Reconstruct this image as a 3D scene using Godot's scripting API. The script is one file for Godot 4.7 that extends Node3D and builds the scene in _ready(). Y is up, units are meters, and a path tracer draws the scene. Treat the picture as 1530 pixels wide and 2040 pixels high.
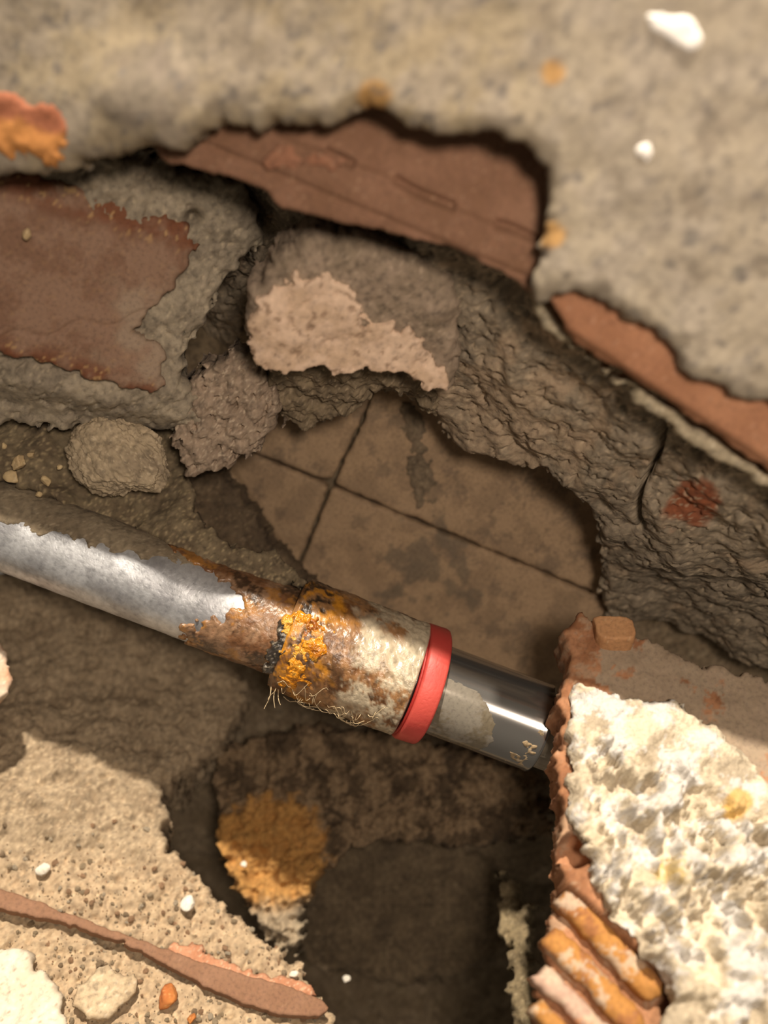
extends Node3D
# A hole broken into the foot of a plastered wall, seen from close above: behind the broken lip lie bricks, mortar,
# the backs of old tiles, and a drain pipe with a rusty socket, a red rubber ring and a chromed tube.
# The scene is laid out in the frame of the hole ("hole frame": x along its width, y up its slope, z out of it, origin on
# the pipe axis); TO_WORLD stands the wall upright (world y up, the wall face looks along +z).

const W := 1530.0
const HGT := 2040.0
const S := 0.00021            # metres per photo pixel at the depth of the pipe axis
const FOV := 60.0
var CAM := 0.371              # distance from the camera to the pipe axis
var TO_WORLD: Transform3D

var n_lo := noise(1, 28.0, 3)
var n_mid := noise(2, 80.0, 4)
var n_hi := noise(3, 420.0, 3)
var n_pit := noise(4, 170.0, 3)
var n_col := noise(5, 55.0, 4)
var n_spk := noise(6, 520.0, 2)
var n_rag := noise(7, 130.0, 4)
var n_cell := cells(8, 260.0)
var n_big := cells(9, 120.0)
var n_clump := cells(10, 190.0)
var rng := RandomNumberGenerator.new()
var M := {}

func noise(s: int, f: float, o: int) -> FastNoiseLite:
	var n := FastNoiseLite.new()
	n.noise_type = FastNoiseLite.TYPE_SIMPLEX_SMOOTH
	n.seed = s; n.frequency = f; n.fractal_octaves = o
	n.fractal_type = FastNoiseLite.FRACTAL_FBM
	return n

func cells(s: int, f: float) -> FastNoiseLite:
	var n := FastNoiseLite.new()
	n.noise_type = FastNoiseLite.TYPE_CELLULAR
	n.seed = s; n.frequency = f
	n.fractal_type = FastNoiseLite.FRACTAL_NONE
	n.cellular_return_type = FastNoiseLite.RETURN_DISTANCE
	n.domain_warp_enabled = true
	n.domain_warp_amplitude = 0.45 / f
	n.domain_warp_frequency = f * 1.3
	n.domain_warp_fractal_octaves = 2
	return n

# ---------------------------------------------------------------- the frame
func at(px: float, py: float, z: float) -> Vector3:
	var k := (CAM - z) / CAM
	return Vector3((px - W / 2) * S * k, -(py - HGT / 2) * S * k, z)

func frame_of(anchors: Array) -> Transform3D:
	var p := []
	for a in anchors: p.append(at(a[0], a[1], a[2]))
	var n: Vector3 = (p[1] - p[0]).cross(p[2] - p[0]).normalized()
	if n.z < 0: n = -n
	var u := (Vector3.RIGHT - n * n.x).normalized()
	return Transform3D(Basis(u, n.cross(u), n), p[0])

func onto(f: Transform3D, px: float, py: float) -> Vector2:
	var c := Vector3(0, 0, CAM)
	var d := at(px, py, 0.0) - c
	var n := f.basis.z
	var q := c + d * ((f.origin - c).dot(n) / d.dot(n))
	var l := f.affine_inverse() * q
	return Vector2(l.x, l.y)

func depth_on(anchors: Array, px: float, py: float) -> float:
	var f := frame_of(anchors)
	var l := onto(f, px, py)
	return (f * Vector3(l.x, l.y, 0)).z

func outline(f: Transform3D, pts: Array) -> PackedVector2Array:
	var o := PackedVector2Array()
	for i in range(0, pts.size(), 2): o.append(onto(f, pts[i], pts[i + 1]))
	return o

func signed(poly: PackedVector2Array, p: Vector2) -> float:
	var best := 1e9
	var inside := false
	var j := poly.size() - 1
	for i in poly.size():
		var a := poly[j]
		var b := poly[i]
		var ab := b - a
		var t := clampf((p - a).dot(ab) / maxf(ab.length_squared(), 1e-12), 0, 1)
		best = minf(best, (a + ab * t).distance_squared_to(p))
		if (a.y > p.y) != (b.y > p.y) and p.x < ab.x * (p.y - a.y) / ab.y + a.x: inside = not inside
		j = i
	return sqrt(best) if inside else -sqrt(best)

# A slab with a ragged outline and a rough face. poly: outline in the slab's own plane; o: cell, thick, rag, round, lo, mid, hi,
# cell_amp, big, pit, shape (a, b, px, py, d -> height), color (q, d, px, py -> Color), wrap (radius of a cylinder
# round the local x axis), rows, under.
func slab(f: Transform3D, poly: PackedVector2Array, o: Dictionary) -> Dictionary:
	var c: float = o.get("cell", 0.0009)
	var thick: float = o.get("thick", 0.02)
	var rag: float = o.get("rag", 0.002)
	var rnd: float = o.get("round", 0.003)
	var rows: int = o.get("rows", 5)
	var under: float = o.get("under", 0.0015)
	var wrap: float = o.get("wrap", 0.0)
	var lo: float = o.get("lo", 0.0)
	var mid: float = o.get("mid", 0.0)
	var hi: float = o.get("hi", 0.0)
	var ce: float = o.get("cell_amp", 0.0)
	var bg: float = o.get("big", 0.0)
	var pit: float = o.get("pit", 0.0)
	var shape = o.get("shape")
	var color = o.get("color")
	var box := Rect2(poly[0], Vector2.ZERO)
	for p in poly: box = box.expand(p)
	box = box.grow(rag * 1.5 + c * 5)
	var q := 4
	var nx := int(ceil(box.size.x / c / q)) * q + 1
	var ny := int(ceil(box.size.y / c / q)) * q + 1
	var cx := (nx - 1) / q + 1
	var cy := (ny - 1) / q + 1
	var coarse := PackedFloat32Array()
	coarse.resize(cx * cy)
	for j in cy:
		for i in cx:
			coarse[j * cx + i] = signed(poly, box.position + Vector2(i, j) * c * q)
	var d := PackedFloat32Array()
	d.resize(nx * ny)
	var off := f.origin
	for j in ny:
		var jj := mini(j / q, cy - 2)
		var fj := float(j) / q - jj
		for i in nx:
			var ii := mini(i / q, cx - 2)
			var fi := float(i) / q - ii
			var k := jj * cx + ii
			var v := lerpf(lerpf(coarse[k], coarse[k + 1], fi), lerpf(coarse[k + cx], coarse[k + cx + 1], fi), fj)
			if absf(v) < rag * 3.0 + c:
				var a := box.position + Vector2(i, j) * c
				v += rag * n_rag.get_noise_3d(a.x + off.x, a.y + off.y, off.z) * 1.6
			if absf(v) < c * 0.04: v = c * 0.04 if v >= 0 else -c * 0.04
			d[j * nx + i] = v
	var vs := PackedVector3Array()
	var cs := PackedColorArray()
	var pix := PackedVector2Array()
	var ids := PackedInt32Array()
	var seen := {}
	var edge_pts := {}
	var contour := []
	var fi3 := f.basis
	var put_vertex := func(g: Vector2, dd: float, key: int) -> int:
		if seen.has(key): return seen[key]
		var a := box.position + g * c
		var pl := f * Vector3(a.x, a.y, 0)
		var kk := CAM / (CAM - pl.z)
		var px := a.x
		var py := a.y
		if wrap == 0.0:
			px = pl.x / S * kk + W / 2
			py = -pl.y / S * kk + HGT / 2
		var h := 0.0
		if lo > 0: h += lo * n_lo.get_noise_3dv(pl)
		if mid > 0: h += mid * n_mid.get_noise_3dv(pl)
		if hi > 0: h += hi * n_hi.get_noise_3dv(pl)
		if ce > 0: h -= ce * (n_cell.get_noise_3dv(pl) + 0.6)
		if bg > 0: h -= bg * (n_big.get_noise_3dv(pl) + 0.6)
		if pit > 0: h -= pit * smoothstep(0.18, 0.42, n_pit.get_noise_3dv(pl))
		if shape != null: h += shape.call(a.x, a.y, px, py, dd)
		if dd < rnd: h -= rnd * (1.0 - sqrt(maxf(0.0, 1.0 - pow(1.0 - dd / rnd, 2.0)))) * o.get("drop", 1.0)
		h = maxf(h, o.get("floor", -thick * 0.92))
		var v := Vector3(a.x, a.y, h)
		if wrap > 0:
			var th := a.y / wrap
			v = Vector3(a.x, (wrap + h) * sin(th), (wrap + h) * cos(th))
		vs.append(v)
		pix.append(Vector2(px, py))
		cs.append(color.call(f * v, dd, px, py) if color != null else Color(0.3, 0.25, 0.19))
		seen[key] = vs.size() - 1
		return vs.size() - 1
	for j in ny - 1:
		for i in nx - 1:
			var k := j * nx + i
			var g := [d[k], d[k + 1], d[k + nx + 1], d[k + nx]]
			if g[0] < 0 and g[1] < 0 and g[2] < 0 and g[3] < 0: continue
			var loop := PackedInt32Array()
			var cut := PackedInt32Array()
			for s in 4:
				var ca := Vector2i(i + (1 if s == 1 or s == 2 else 0), j + (1 if s >= 2 else 0))
				var t := (s + 1) % 4
				var cb := Vector2i(i + (1 if t == 1 or t == 2 else 0), j + (1 if t >= 2 else 0))
				if g[s] > 0: loop.append(put_vertex.call(Vector2(ca), g[s], (ca.y * nx + ca.x) * 3))
				if (g[s] > 0) != (g[t] > 0):
					var horizontal := ca.y == cb.y
					var key := (mini(ca.y, cb.y) * nx + mini(ca.x, cb.x)) * 3 + (1 if horizontal else 2)
					var w: float = g[s] / (g[s] - g[t])
					var id: int = put_vertex.call(Vector2(ca).lerp(Vector2(cb), w), 0.0, key)
					loop.append(id)
					cut.append(id)
					if not edge_pts.has(id):
						var gr := Vector2(g[1] - g[0] + g[2] - g[3], g[3] - g[0] + g[2] - g[1])
						edge_pts[id] = -gr.normalized()
			for t in range(1, loop.size() - 1):
				ids.append(loop[0]); ids.append(loop[t + 1]); ids.append(loop[t])
			if cut.size() == 2:
				contour.append([cut[0], cut[1], g[0] > 0 or g[1] > 0])
	var tops := vs.size()
	# the sides, down to the back of the slab
	var below := {}
	for id: int in edge_pts:
		var list := [id]
		var top := vs[id]
		var dir: Vector2 = edge_pts[id]
		var a := Vector2(top.x, top.y)
		var h0 := top.z
		if wrap > 0:
			h0 = Vector2(top.y, top.z).length() - wrap
			a.y = atan2(top.y, top.z) * wrap
		for r in range(1, rows + 1):
			var u := float(r) / rows
			var h := lerpf(h0, -thick, u)
			var p3 := f * Vector3(a.x, a.y, h)
			var out := under * (n_mid.get_noise_3dv(p3) * 1.5 + n_hi.get_noise_3dv(p3) * 0.6) - under * 0.7 * u
			var b := a + dir * out
			var v := Vector3(b.x, b.y, h)
			if wrap > 0: v = Vector3(b.x, (wrap + h) * sin(b.y / wrap), (wrap + h) * cos(b.y / wrap))
			vs.append(v)
			cs.append(color.call(f * v, -u * thick, pix[id].x, pix[id].y) if color != null else Color(0.3, 0.25, 0.19))
			list.append(vs.size() - 1)
		below[id] = list
	if o.get("cap", false):
		var back := {}
		for t in range(0, ids.size(), 3):
			for k in [0, 2, 1]:
				var id := ids[t + k]
				if not back.has(id):
					if below.has(id): back[id] = below[id][rows]
					else:
						vs.append(Vector3(vs[id].x, vs[id].y, -thick))
						cs.append(cs[id])
						back[id] = vs.size() - 1
				ids.append(back[id])
	for e in contour:
		# put the segment so that the inside of the slab lies to its left
		var p := vs[e[0]]
		var r := vs[e[1]]
		var A: Array = below[e[0]]
		var B: Array = below[e[1]]
		var dirv: Vector2 = edge_pts[e[0]]
		var seg := Vector2(r.x - p.x, r.y - p.y)
		if wrap > 0: seg.y = (atan2(r.y, r.z) - atan2(p.y, p.z)) * wrap
		if seg.cross(dirv) > 0:
			var tmp := A; A = B; B = tmp
		for k in rows:
			ids.append(A[k]); ids.append(B[k]); ids.append(A[k + 1])
			ids.append(B[k]); ids.append(B[k + 1]); ids.append(A[k + 1])
	return {"mesh": mesh_of(vs, cs, ids), "xf": f, "tops": vs.slice(0, tops), "pix": pix}

func mesh_of(vs: PackedVector3Array, cs: PackedColorArray, ids: PackedInt32Array, flat := false) -> ArrayMesh:
	var arr := []
	arr.resize(Mesh.ARRAY_MAX)
	arr[Mesh.ARRAY_VERTEX] = vs
	arr[Mesh.ARRAY_COLOR] = cs
	arr[Mesh.ARRAY_INDEX] = ids
	var st := SurfaceTool.new()
	if flat:
		st.begin(Mesh.PRIMITIVE_TRIANGLES)
		st.set_smooth_group(-1)
		for i in ids:
			st.set_color(cs[i])
			st.add_vertex(vs[i])
	else: st.create_from_arrays(arr)
	st.generate_normals()
	return st.commit()

# A lump: a ball of radii r, cut by random planes, roughened.
func lump(r: Vector3, s: int, n: int, o: Dictionary) -> ArrayMesh:
	var g := RandomNumberGenerator.new()
	g.seed = s
	var planes := []
	for i in o.get("planes", 9):
		planes.append([Vector3(g.randfn(), g.randfn(), g.randfn()).normalized(), g.randf_range(o.get("cut", 0.72), 0.95)])
	var shift := Vector3(g.randf(), g.randf(), g.randf()) * 3.0
	var color = o.get("color")
	var vs := PackedVector3Array()
	var cs := PackedColorArray()
	var ids := PackedInt32Array()
	var size := (r.x + r.y + r.z) / 3.0
	for face in 6:
		var base := vs.size()
		for j in n + 1:
			for i in n + 1:
				var u := tan((float(i) / n * 2 - 1) * PI / 4)
				var v := tan((float(j) / n * 2 - 1) * PI / 4)
				var p := Vector3(u, v, 1)
				match face:
					1: p = Vector3(-u, v, -1)
					2: p = Vector3(1, v, -u)
					3: p = Vector3(-1, v, u)
					4: p = Vector3(u, 1, -v)
					5: p = Vector3(u, -1, v)
				p = p.normalized()
				var k := 1.0
				for pl in planes:
					var dt: float = p.dot(pl[0])
					if dt > 0.01: k = minf(k, pl[1] / dt)
				var q := p * size + shift
				var a: float = o.get("rough", 0.06)
				k += a * n_mid.get_noise_3dv(q) + a * 0.9 * n_lo.get_noise_3dv(q * 1.6) + a * 0.45 * n_hi.get_noise_3dv(q)
				if o.has("cells"): k -= o.cells * (n_cell.get_noise_3dv(q) + 0.6)
				if o.has("pit"): k -= o.pit * smoothstep(0.15, 0.4, n_pit.get_noise_3dv(q))
				vs.append(p * r * k)
				cs.append(color.call(q, 0.01, 0.0, 0.0) if color != null else Color(0.4, 0.34, 0.27))
		for j in n:
			for i in n:
				var k := base + j * (n + 1) + i
				ids.append_array([k, k + n + 1, k + 1, k + 1, k + n + 1, k + n + 2])
	return mesh_of(vs, cs, ids, o.get("flat", false))

# A turned shape round the local x axis: profile = [[x, radius], ...].
func lathe(profile: Array, segs: int, color: Callable, rough = null) -> ArrayMesh:
	var vs := PackedVector3Array()
	var cs := PackedColorArray()
	var ids := PackedInt32Array()
	for p in profile:
		for k in segs:
			var th := TAU * k / segs
			var r: float = p[1]
			if rough != null: r += rough.call(p[0], th)
			var v := Vector3(p[0], r * sin(th), r * cos(th))
			vs.append(v)
			cs.append(color.call(v, 0.0, p[0], th))
	for j in profile.size() - 1:
		for k in segs:
			var a := j * segs + k
			var b := j * segs + (k + 1) % segs
			ids.append_array([a, a + segs, b, b, a + segs, b + segs])
	return mesh_of(vs, cs, ids)

func tube(st: SurfaceTool, pts: PackedVector3Array, r0: float, r1: float, sides := 5) -> void:
	var n := pts.size()
	var rings := []
	for i in n:
		var t := (pts[mini(i + 1, n - 1)] - pts[maxi(i - 1, 0)]).normalized()
		var u := t.cross(Vector3(0.3, 0.2, 0.9)).normalized()
		var v := t.cross(u)
		var r := lerpf(r0, r1, float(i) / (n - 1))
		var ring := []
		for k in sides: ring.append(pts[i] + (u * cos(TAU * k / sides) + v * sin(TAU * k / sides)) * r)
		rings.append(ring)
	for i in n - 1:
		for k in sides:
			var k2 := (k + 1) % sides
			for p in [rings[i][k], rings[i + 1][k], rings[i][k2], rings[i][k2], rings[i + 1][k], rings[i + 1][k2]]: st.add_vertex(p)

# ---------------------------------------------------------------- naming
var taken := {}
func numbered(called: String) -> String:
	taken[called] = taken.get(called, 0) + 1
	return called if taken[called] == 1 else "%s_%03d" % [called, taken[called] - 1]

func tag(o: Node, label := "", category := "", group := "", kind := "") -> Node:
	if label: o.set_meta("label", label)
	if category: o.set_meta("category", category)
	if group: o.set_meta("group", group)
	if kind: o.set_meta("kind", kind)
	return o

func thing(called: String, where: Vector3, label: String, category: String, group := "", kind := "") -> Node3D:
	var o := Node3D.new()
	o.name = numbered(called)
	add_child(o)
	o.transform = TO_WORLD * Transform3D(Basis(), where)
	tag(o, label, category, group, kind)
	return o

func world_of(o: Node) -> Transform3D:
	return o.transform if o.get_parent() == self else world_of(o.get_parent()) * o.transform

func part(called: String, parent: Node, mesh: Mesh, m: Material, xf: Transform3D) -> MeshInstance3D:
	var o := MeshInstance3D.new()
	o.mesh = mesh
	o.material_override = m
	o.cast_shadow = GeometryInstance3D.SHADOW_CASTING_SETTING_ON
	if parent == self:
		o.name = numbered(called)
		add_child(o)
		o.transform = TO_WORLD * xf
	else:
		o.name = called
		parent.add_child(o, true)
		if o.name != called:
			var k := 1
			while parent.has_node("%s_%03d" % [called, k]): k += 1
			o.name = "%s_%03d" % [called, k]
		o.transform = world_of(parent).affine_inverse() * TO_WORLD * xf
	return o

# ---------------------------------------------------------------- materials
func grain(s: int, f: float, dark: float, octaves := 5, normal := false, bump := 6.0) -> NoiseTexture2D:
	var t := NoiseTexture2D.new()
	t.width = 512; t.height = 512
	t.seamless = true
	t.generate_mipmaps = false
	var n := noise(s, f, octaves)
	t.noise = n
	t.as_normal_map = normal
	t.bump_strength = bump
	if not normal:
		var r := Gradient.new()
		r.offsets = PackedFloat32Array([0.15, 0.4, 0.62, 0.85])
		r.colors = PackedColorArray([Color(dark, dark, dark), Color(lerpf(dark, 1, 0.6), lerpf(dark, 1, 0.6), lerpf(dark, 1, 0.58)), Color(0.95, 0.95, 0.94), Color.WHITE])
		t.color_ramp = r
	return t

func mat(called: String, rough: float, tex: Texture2D, relief: Texture2D, relief_cm: float, scale: float, metal := 0.0) -> StandardMaterial3D:
	var m := StandardMaterial3D.new()
	m.resource_name = called
	m.vertex_color_use_as_albedo = true
	m.roughness = rough
	m.metallic = metal
	m.albedo_texture = tex
	m.uv1_triplanar = true
	m.uv1_scale = Vector3.ONE * scale
	if relief:
		m.heightmap_enabled = true
		m.heightmap_texture = relief
		m.heightmap_scale = relief_cm
	M[called] = m
	return m

func paint(base: Color, alt: Color, speck: Color, amount := 0.35) -> Callable:
	return func(q: Vector3, _d: float, _px: float, _py: float) -> Color:
		var c := base.lerp(alt, clampf(0.5 + 1.3 * n_col.get_noise_3dv(q), 0, 1))
		var k := n_spk.get_noise_3dv(q)
		if k > amount: c = c.lerp(speck, clampf((k - amount) * 5.0, 0, 0.8))
		return c

func lin(r: float, g: float, b: float) -> Color: return Color(r / 255, g / 255, b / 255).srgb_to_linear()

func stain(q: Vector3, lo: float, hi: float, shift := 0.0) -> float:   # ragged patches
	return smoothstep(lo, hi, n_col.get_noise_3dv(q + Vector3.ONE * shift) + 0.35 * n_hi.get_noise_3dv(q))

func near(px: float, py: float, x: float, y: float, r: float) -> float:
	return exp(-((px - x) * (px - x) + (py - y) * (py - y)) / (r * r))

func side(px: float, py: float, x0: float, y0: float, x1: float, y1: float) -> float:   # > 0 below the line from 0 to 1 in the photo
	return ((x1 - x0) * (py - y0) - (y1 - y0) * (px - x0)) / Vector2(x1 - x0, y1 - y0).length()

func _ready() -> void:
	rng.seed = 11
	CAM = HGT / 2 * S / tan(deg_to_rad(FOV / 2))
	var face := frame_of(FACE).basis.z            # the wall face is upright
	var up := Vector3(0.38, 0.93, 0)
	up = (up - face * up.dot(face)).normalized()
	var across := up.cross(face)
	TO_WORLD = Transform3D(Basis(across, up, face).transposed(), Vector3(0, 0.35, 0))
	setup()
	materials()
	wall_front()
	wall_back()
	ledge()
	cavity_bottom()
	pipes()
	right_brick()
	loose_things()

func setup() -> void:
	var cam := Camera3D.new()
	cam.name = "Camera"
	cam.near = 0.02
	cam.far = 20.0
	cam.fov = FOV
	var lens := CameraAttributesPhysical.new()
	lens.frustum_focal_length = 12.0 / tan(deg_to_rad(FOV / 2))
	lens.frustum_focus_distance = 0.352
	lens.frustum_near = 0.02
	lens.frustum_far = 20.0
	lens.exposure_aperture = 3.0
	lens.exposure_shutter_speed = 100.0
	lens.exposure_sensitivity = 100.0
	cam.attributes = lens
	add_child(cam)
	cam.transform = TO_WORLD * Transform3D(Basis(), Vector3(0, 0, CAM))
	cam.current = true

	var e := Environment.new()
	e.background_mode = Environment.BG_COLOR
	e.background_color = Color(0.36, 0.33, 0.29)
	e.background_energy_multiplier = 1.15
	e.tonemap_mode = Environment.TONE_MAPPER_LINEAR
	e.tonemap_exposure = 1.0
	e.sdfgi_enabled = true
	e.ssao_enabled = true
	e.ssil_enabled = true
	var we := WorldEnvironment.new()
	we.name = "World"
	we.environment = e
	add_child(we)

	# the lamp overhead: it skims down the wall face and over the broken lip
	var lamp := SpotLight3D.new()
	lamp.name = "CeilingLamp"
	lamp.light_color = Color(1.0, 0.94, 0.86)
	lamp.light_energy = 4.6
	lamp.light_size = 0.022
	lamp.spot_range = 6.0
	lamp.spot_angle = 22.0
	lamp.spot_attenuation = 2.0
	lamp.shadow_enabled = true
	add_child(lamp)
	aim(lamp, Vector3(0.02, 1.135, 0.925), Vector3(0, -0.02, 0))
	# the softer lamp of the room, behind the viewer
	var room := AreaLight3D.new()
	room.name = "RoomLamp"
	room.area_size = Vector2(0.06, 0.06)
	room.light_color = Color(1.0, 0.92, 0.84)
	room.light_energy = 0.155
	room.area_range = 6.0
	room.shadow_enabled = true
	add_child(room)
	aim(room, Vector3(0.06, 0.03, 0.5), Vector3(0.02, 0.0, 0))

func aim(o: Node3D, from: Vector3, to: Vector3) -> void:
	var z := (from - to).normalized()
	var x := Vector3.UP.cross(z).normalized()
	o.transform = TO_WORLD * Transform3D(Basis(x, z.cross(x), z), from)

func materials() -> void:
	var coarse := grain(21, 0.016, 0.7)
	var fine := grain(22, 0.03, 0.84)
	var bumps := grain(23, 0.03, 0.0, 6)
	var streak := grain(24, 0.02, 0.8)
	mat("mortar", 0.95, coarse, bumps, 0.016, 30.0)
	mat("plaster", 0.9, streak, bumps, 0.005, 24.0)
	mat("clay", 0.85, fine, bumps, 0.006, 30.0)
	mat("tile", 0.8, fine, bumps, 0.004, 30.0)
	mat("crust", 0.85, fine, bumps, 0.03, 34.0)
	mat("steel", 0.46, streak, bumps, 0.006, 30.0, 0.6)
	mat("chrome", 0.16, null, null, 0.0, 30.0, 0.85)
	mat("film", 0.14, fine, null, 0.0, 30.0, 0.3)
	mat("rust", 0.32, coarse, bumps, 0.012, 34.0)
	mat("rubber", 0.5, null, bumps, 0.006, 30.0)
	mat("plastic", 0.5, null, null, 0.0, 30.0)

# ---------------------------------------------------------------- the wall above the hole
const LEDGE := [[150, 1480, -0.064], [400, 1575, -0.064], [300, 2000, 0.0]]
const FACE := [[765, 400, 0.127], [765, 0, 0.147], [1530, 400, 0.1469]]

func deeper(anchors: Array, by: float) -> Transform3D:
	var f := frame_of(anchors)
	f.origin -= f.basis.z * by
	return f

func wall_front() -> void:
	var wall := thing("wall_front", at(765, 400, 0.1), "plastered wall above the hole with grey mortar and bricks bared along its broken edge", "wall", "", "structure")
	var f := deeper(FACE, 0.0)
	var grey := lin(150, 139, 123)
	var tan_ := lin(154, 141, 117)
	var dark := lin(128, 118, 104)
	var plaster_color := func(q: Vector3, d: float, px: float, py: float) -> Color:
		var c := tan_.lerp(grey, stain(q, -0.25, 0.3, 1.0))
		c = c.lerp(lin(156, 147, 134), smoothstep(900, 1200, px + 90.0 * n_lo.get_noise_3dv(q)) * 0.6)
		c = c.lerp(dark, 0.75 * stain(q, 0.22, 0.42, 2.0))
		c = c.lerp(lin(120, 110, 98), 0.8 * smoothstep(0.4, 0.75, near(px, py, 300, 175, 110) + 0.5 * n_mid.get_noise_3dv(q)))
		c = c.lerp(lin(178, 134, 70), 0.8 * smoothstep(0.4, 0.7, maxf(near(px, py, 1100, 142, 30), maxf(near(px, py, 1098, 470, 34), near(px, py, 745, 195, 40))) + 0.3 * n_mid.get_noise_3dv(q)))
		c = c.lerp(lin(104, 98, 92), 0.8 * smoothstep(0.5, 0.8, maxf(near(px, py, 1475, 545, 26), near(px, py, 1380, 470, 24)) + 0.3 * n_mid.get_noise_3dv(q)))
		c = c.lerp(lin(110, 104, 98), 0.8 * smoothstep(0.34, 0.46, n_pit.get_noise_3dv(q)))
		return c
	var face := slab(f, outline(f, [-900, 345, 60, 352, 110, 340, 170, 320, 240, 300, 300, 285, 330, 300, 370, 292, 400, 275, 416, 258, 425, 236, 470, 250, 515, 262, 530, 246, 600, 250, 680, 244, 700, 222, 730, 214, 765, 226, 790, 246, 830, 258, 880, 268, 950, 262, 1010, 272, 1055, 292, 1080, 320, 1090, 365, 1088, 420, 1078, 470, 1068, 520, 1062, 560, 1058, 605, 1080, 618, 1092, 600, 1092, 578, 1130, 584, 1200, 598, 1255, 640, 1300, 668, 1345, 696, 1356, 742, 1410, 765, 1465, 800, 1530, 812, 1800, 900, 2300, 300, 1400, -500, -900, -500]),
		{"cell": 0.0011, "thick": 0.013, "rag": 0.0015, "round": 0.005, "lo": 0.0012, "mid": 0.00035, "color": plaster_color,
		"shape": func(_a, _b, px, py, _d): return 0.006 * near(px, py, 300, 210, 120) - 0.003 * near(px, py, 300, 90, 70)})
	part("plaster_coat", wall, face.mesh, M.plaster, face.xf)

	var mf := deeper(FACE, 0.031)
	var mass := slab(mf, outline(mf, [-400, 250, 300, 240, 1050, 330, 1200, 560, 2300, 1000, 2300, -400, 1400, -600, -400, -600]), {"cell": 0.004, "thick": 0.14, "rag": 0.002, "round": 0.004, "mid": 0.002, "color": paint(lin(120, 108, 90), lin(100, 90, 74), lin(150, 136, 112))})
	part("wall_mass", wall, mass.mesh, M.mortar, mass.xf)
	mf = deeper(FACE, 0.0125)
	mass = slab(mf, outline(mf, [-900, 320, 100, 310, 300, 270, 330, 270, 400, 215, 420, -500, -900, -600]), {"cell": 0.003, "thick": 0.1, "rag": 0.002, "round": 0.004, "mid": 0.002, "color": paint(lin(120, 108, 90), lin(100, 90, 74), lin(150, 136, 112))})
	part("wall_mass", wall, mass.mesh, M.mortar, mass.xf)

	# the bared brick along the edge
	var b := deeper(FACE, 0.0135)
	var clay := paint(lin(140, 104, 82), lin(126, 92, 70), lin(170, 138, 112), 0.5)
	var brick := slab(b, outline(b, [290, 280, 420, 200, 720, 150, 1110, 210, 1150, 480, 1064, 590, 1030, 562, 1000, 546, 890, 490, 790, 466, 700, 450, 560, 416, 520, 372, 420, 345, 325, 322]),
		{"cell": 0.0006, "thick": 0.018, "rag": 0.0006, "round": 0.0015, "lo": 0.001, "hi": 0.00011, "under": 0.0004, "color": clay,
		"shape": func(_a, _b, px, py, _d):
			var g := side(px, py, 640, 305, 1065, 482) + 3.0 * sin(px * 0.019) + 2.0 * sin(px * 0.051)
			var g2 := side(px, py, 545, 345, 900, 492)
			var h := -0.003 * (1.0 - smoothstep(-10, 4, g)) - 0.014 * (1.0 - smoothstep(-200, 0, g))
			if px > 640: h -= 0.005 * exp(-g * g / 45.0) * smoothstep(0.0, 0.25, sin(px * 0.031 + 0.6) + 0.45)
			h -= 0.0014 * exp(-g2 * g2 / 40.0)
			return h})
	part("brick", wall, brick.mesh, M.clay, brick.xf)
	var smear := slab(deeper(FACE, 0.0128), outline(deeper(FACE, 0.0128), [500, 320, 560, 296, 640, 305, 690, 320, 660, 345, 600, 338, 540, 340]), {"cell": 0.0009, "thick": 0.002, "rag": 0.002, "round": 0.001, "hi": 0.00018, "color": paint(lin(160, 116, 92), lin(150, 104, 80), lin(180, 150, 125))})
	part("mortar_smear", wall, smear.mesh, M.mortar, smear.xf)
	var b2 := deeper(FACE, 0.009)
	var brick2 := slab(b2, outline(b2, [1070, 555, 1250, 560, 1400, 690, 1620, 780, 1620, 1000, 1530, 945, 1470, 905, 1400, 855, 1330, 805, 1250, 755, 1180, 712, 1140, 688, 1120, 640, 1100, 610]),
		{"cell": 0.0009, "thick": 0.026, "rag": 0.0008, "round": 0.0015, "lo": 0.001, "hi": 0.00011, "under": 0.0004, "color": paint(lin(176, 126, 94), lin(160, 112, 82), lin(190, 146, 118), 0.5),
		"shape": func(_a, _b, px, py, _d): return -0.004 * smoothstep(-6, 14, side(px, py, 1150, 668, 1530, 920))})
	part("brick", wall, brick2.mesh, M.clay, brick2.xf)
	var sf := deeper(FACE, 0.02)
	var seam := slab(sf, outline(sf, [1050, 570, 1110, 622, 1150, 690, 1250, 755, 1400, 856, 1530, 948, 1620, 1010, 1620, 1060, 1530, 985, 1450, 930, 1390, 905, 1330, 850, 1260, 800, 1190, 735, 1130, 700, 1070, 640]),
		{"thick": 0.012, "rag": 0.0016, "mid": 0.0008, "hi": 0.00024, "color": paint(lin(176, 164, 140), lin(160, 148, 124), lin(200, 188, 164))})
	part("mortar_seam", wall, seam.mesh, M.mortar, seam.xf)

	# exposed clay at the far left of the plaster
	var pf := deeper(FACE, -0.0012)
	var patch := slab(pf, outline(pf, [-450, 170, 0, 188, 60, 205, 125, 216, 140, 250, 160, 262, 130, 275, 130, 300, 90, 330, 40, 310, -450, 290]), {"cell": 0.001, "thick": 0.004, "rag": 0.003, "round": 0.002, "mid": 0.001, "hi": 0.00018,
		"color": func(q, _d, px, py): return lin(150, 90, 62).lerp(lin(190, 130, 70), smoothstep(-12, 12, side(px, py, 0, 235, 150, 285) + 30 * n_mid.get_noise_3dv(q)))})
	part("clay_patch", wall, patch.mesh, M.clay, patch.xf)

	# the brick at the near left and its mortar bed
	var bed_f := frame_of([[0, 520, 0.064], [380, 480, 0.05], [300, 780, 0.03]])
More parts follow.
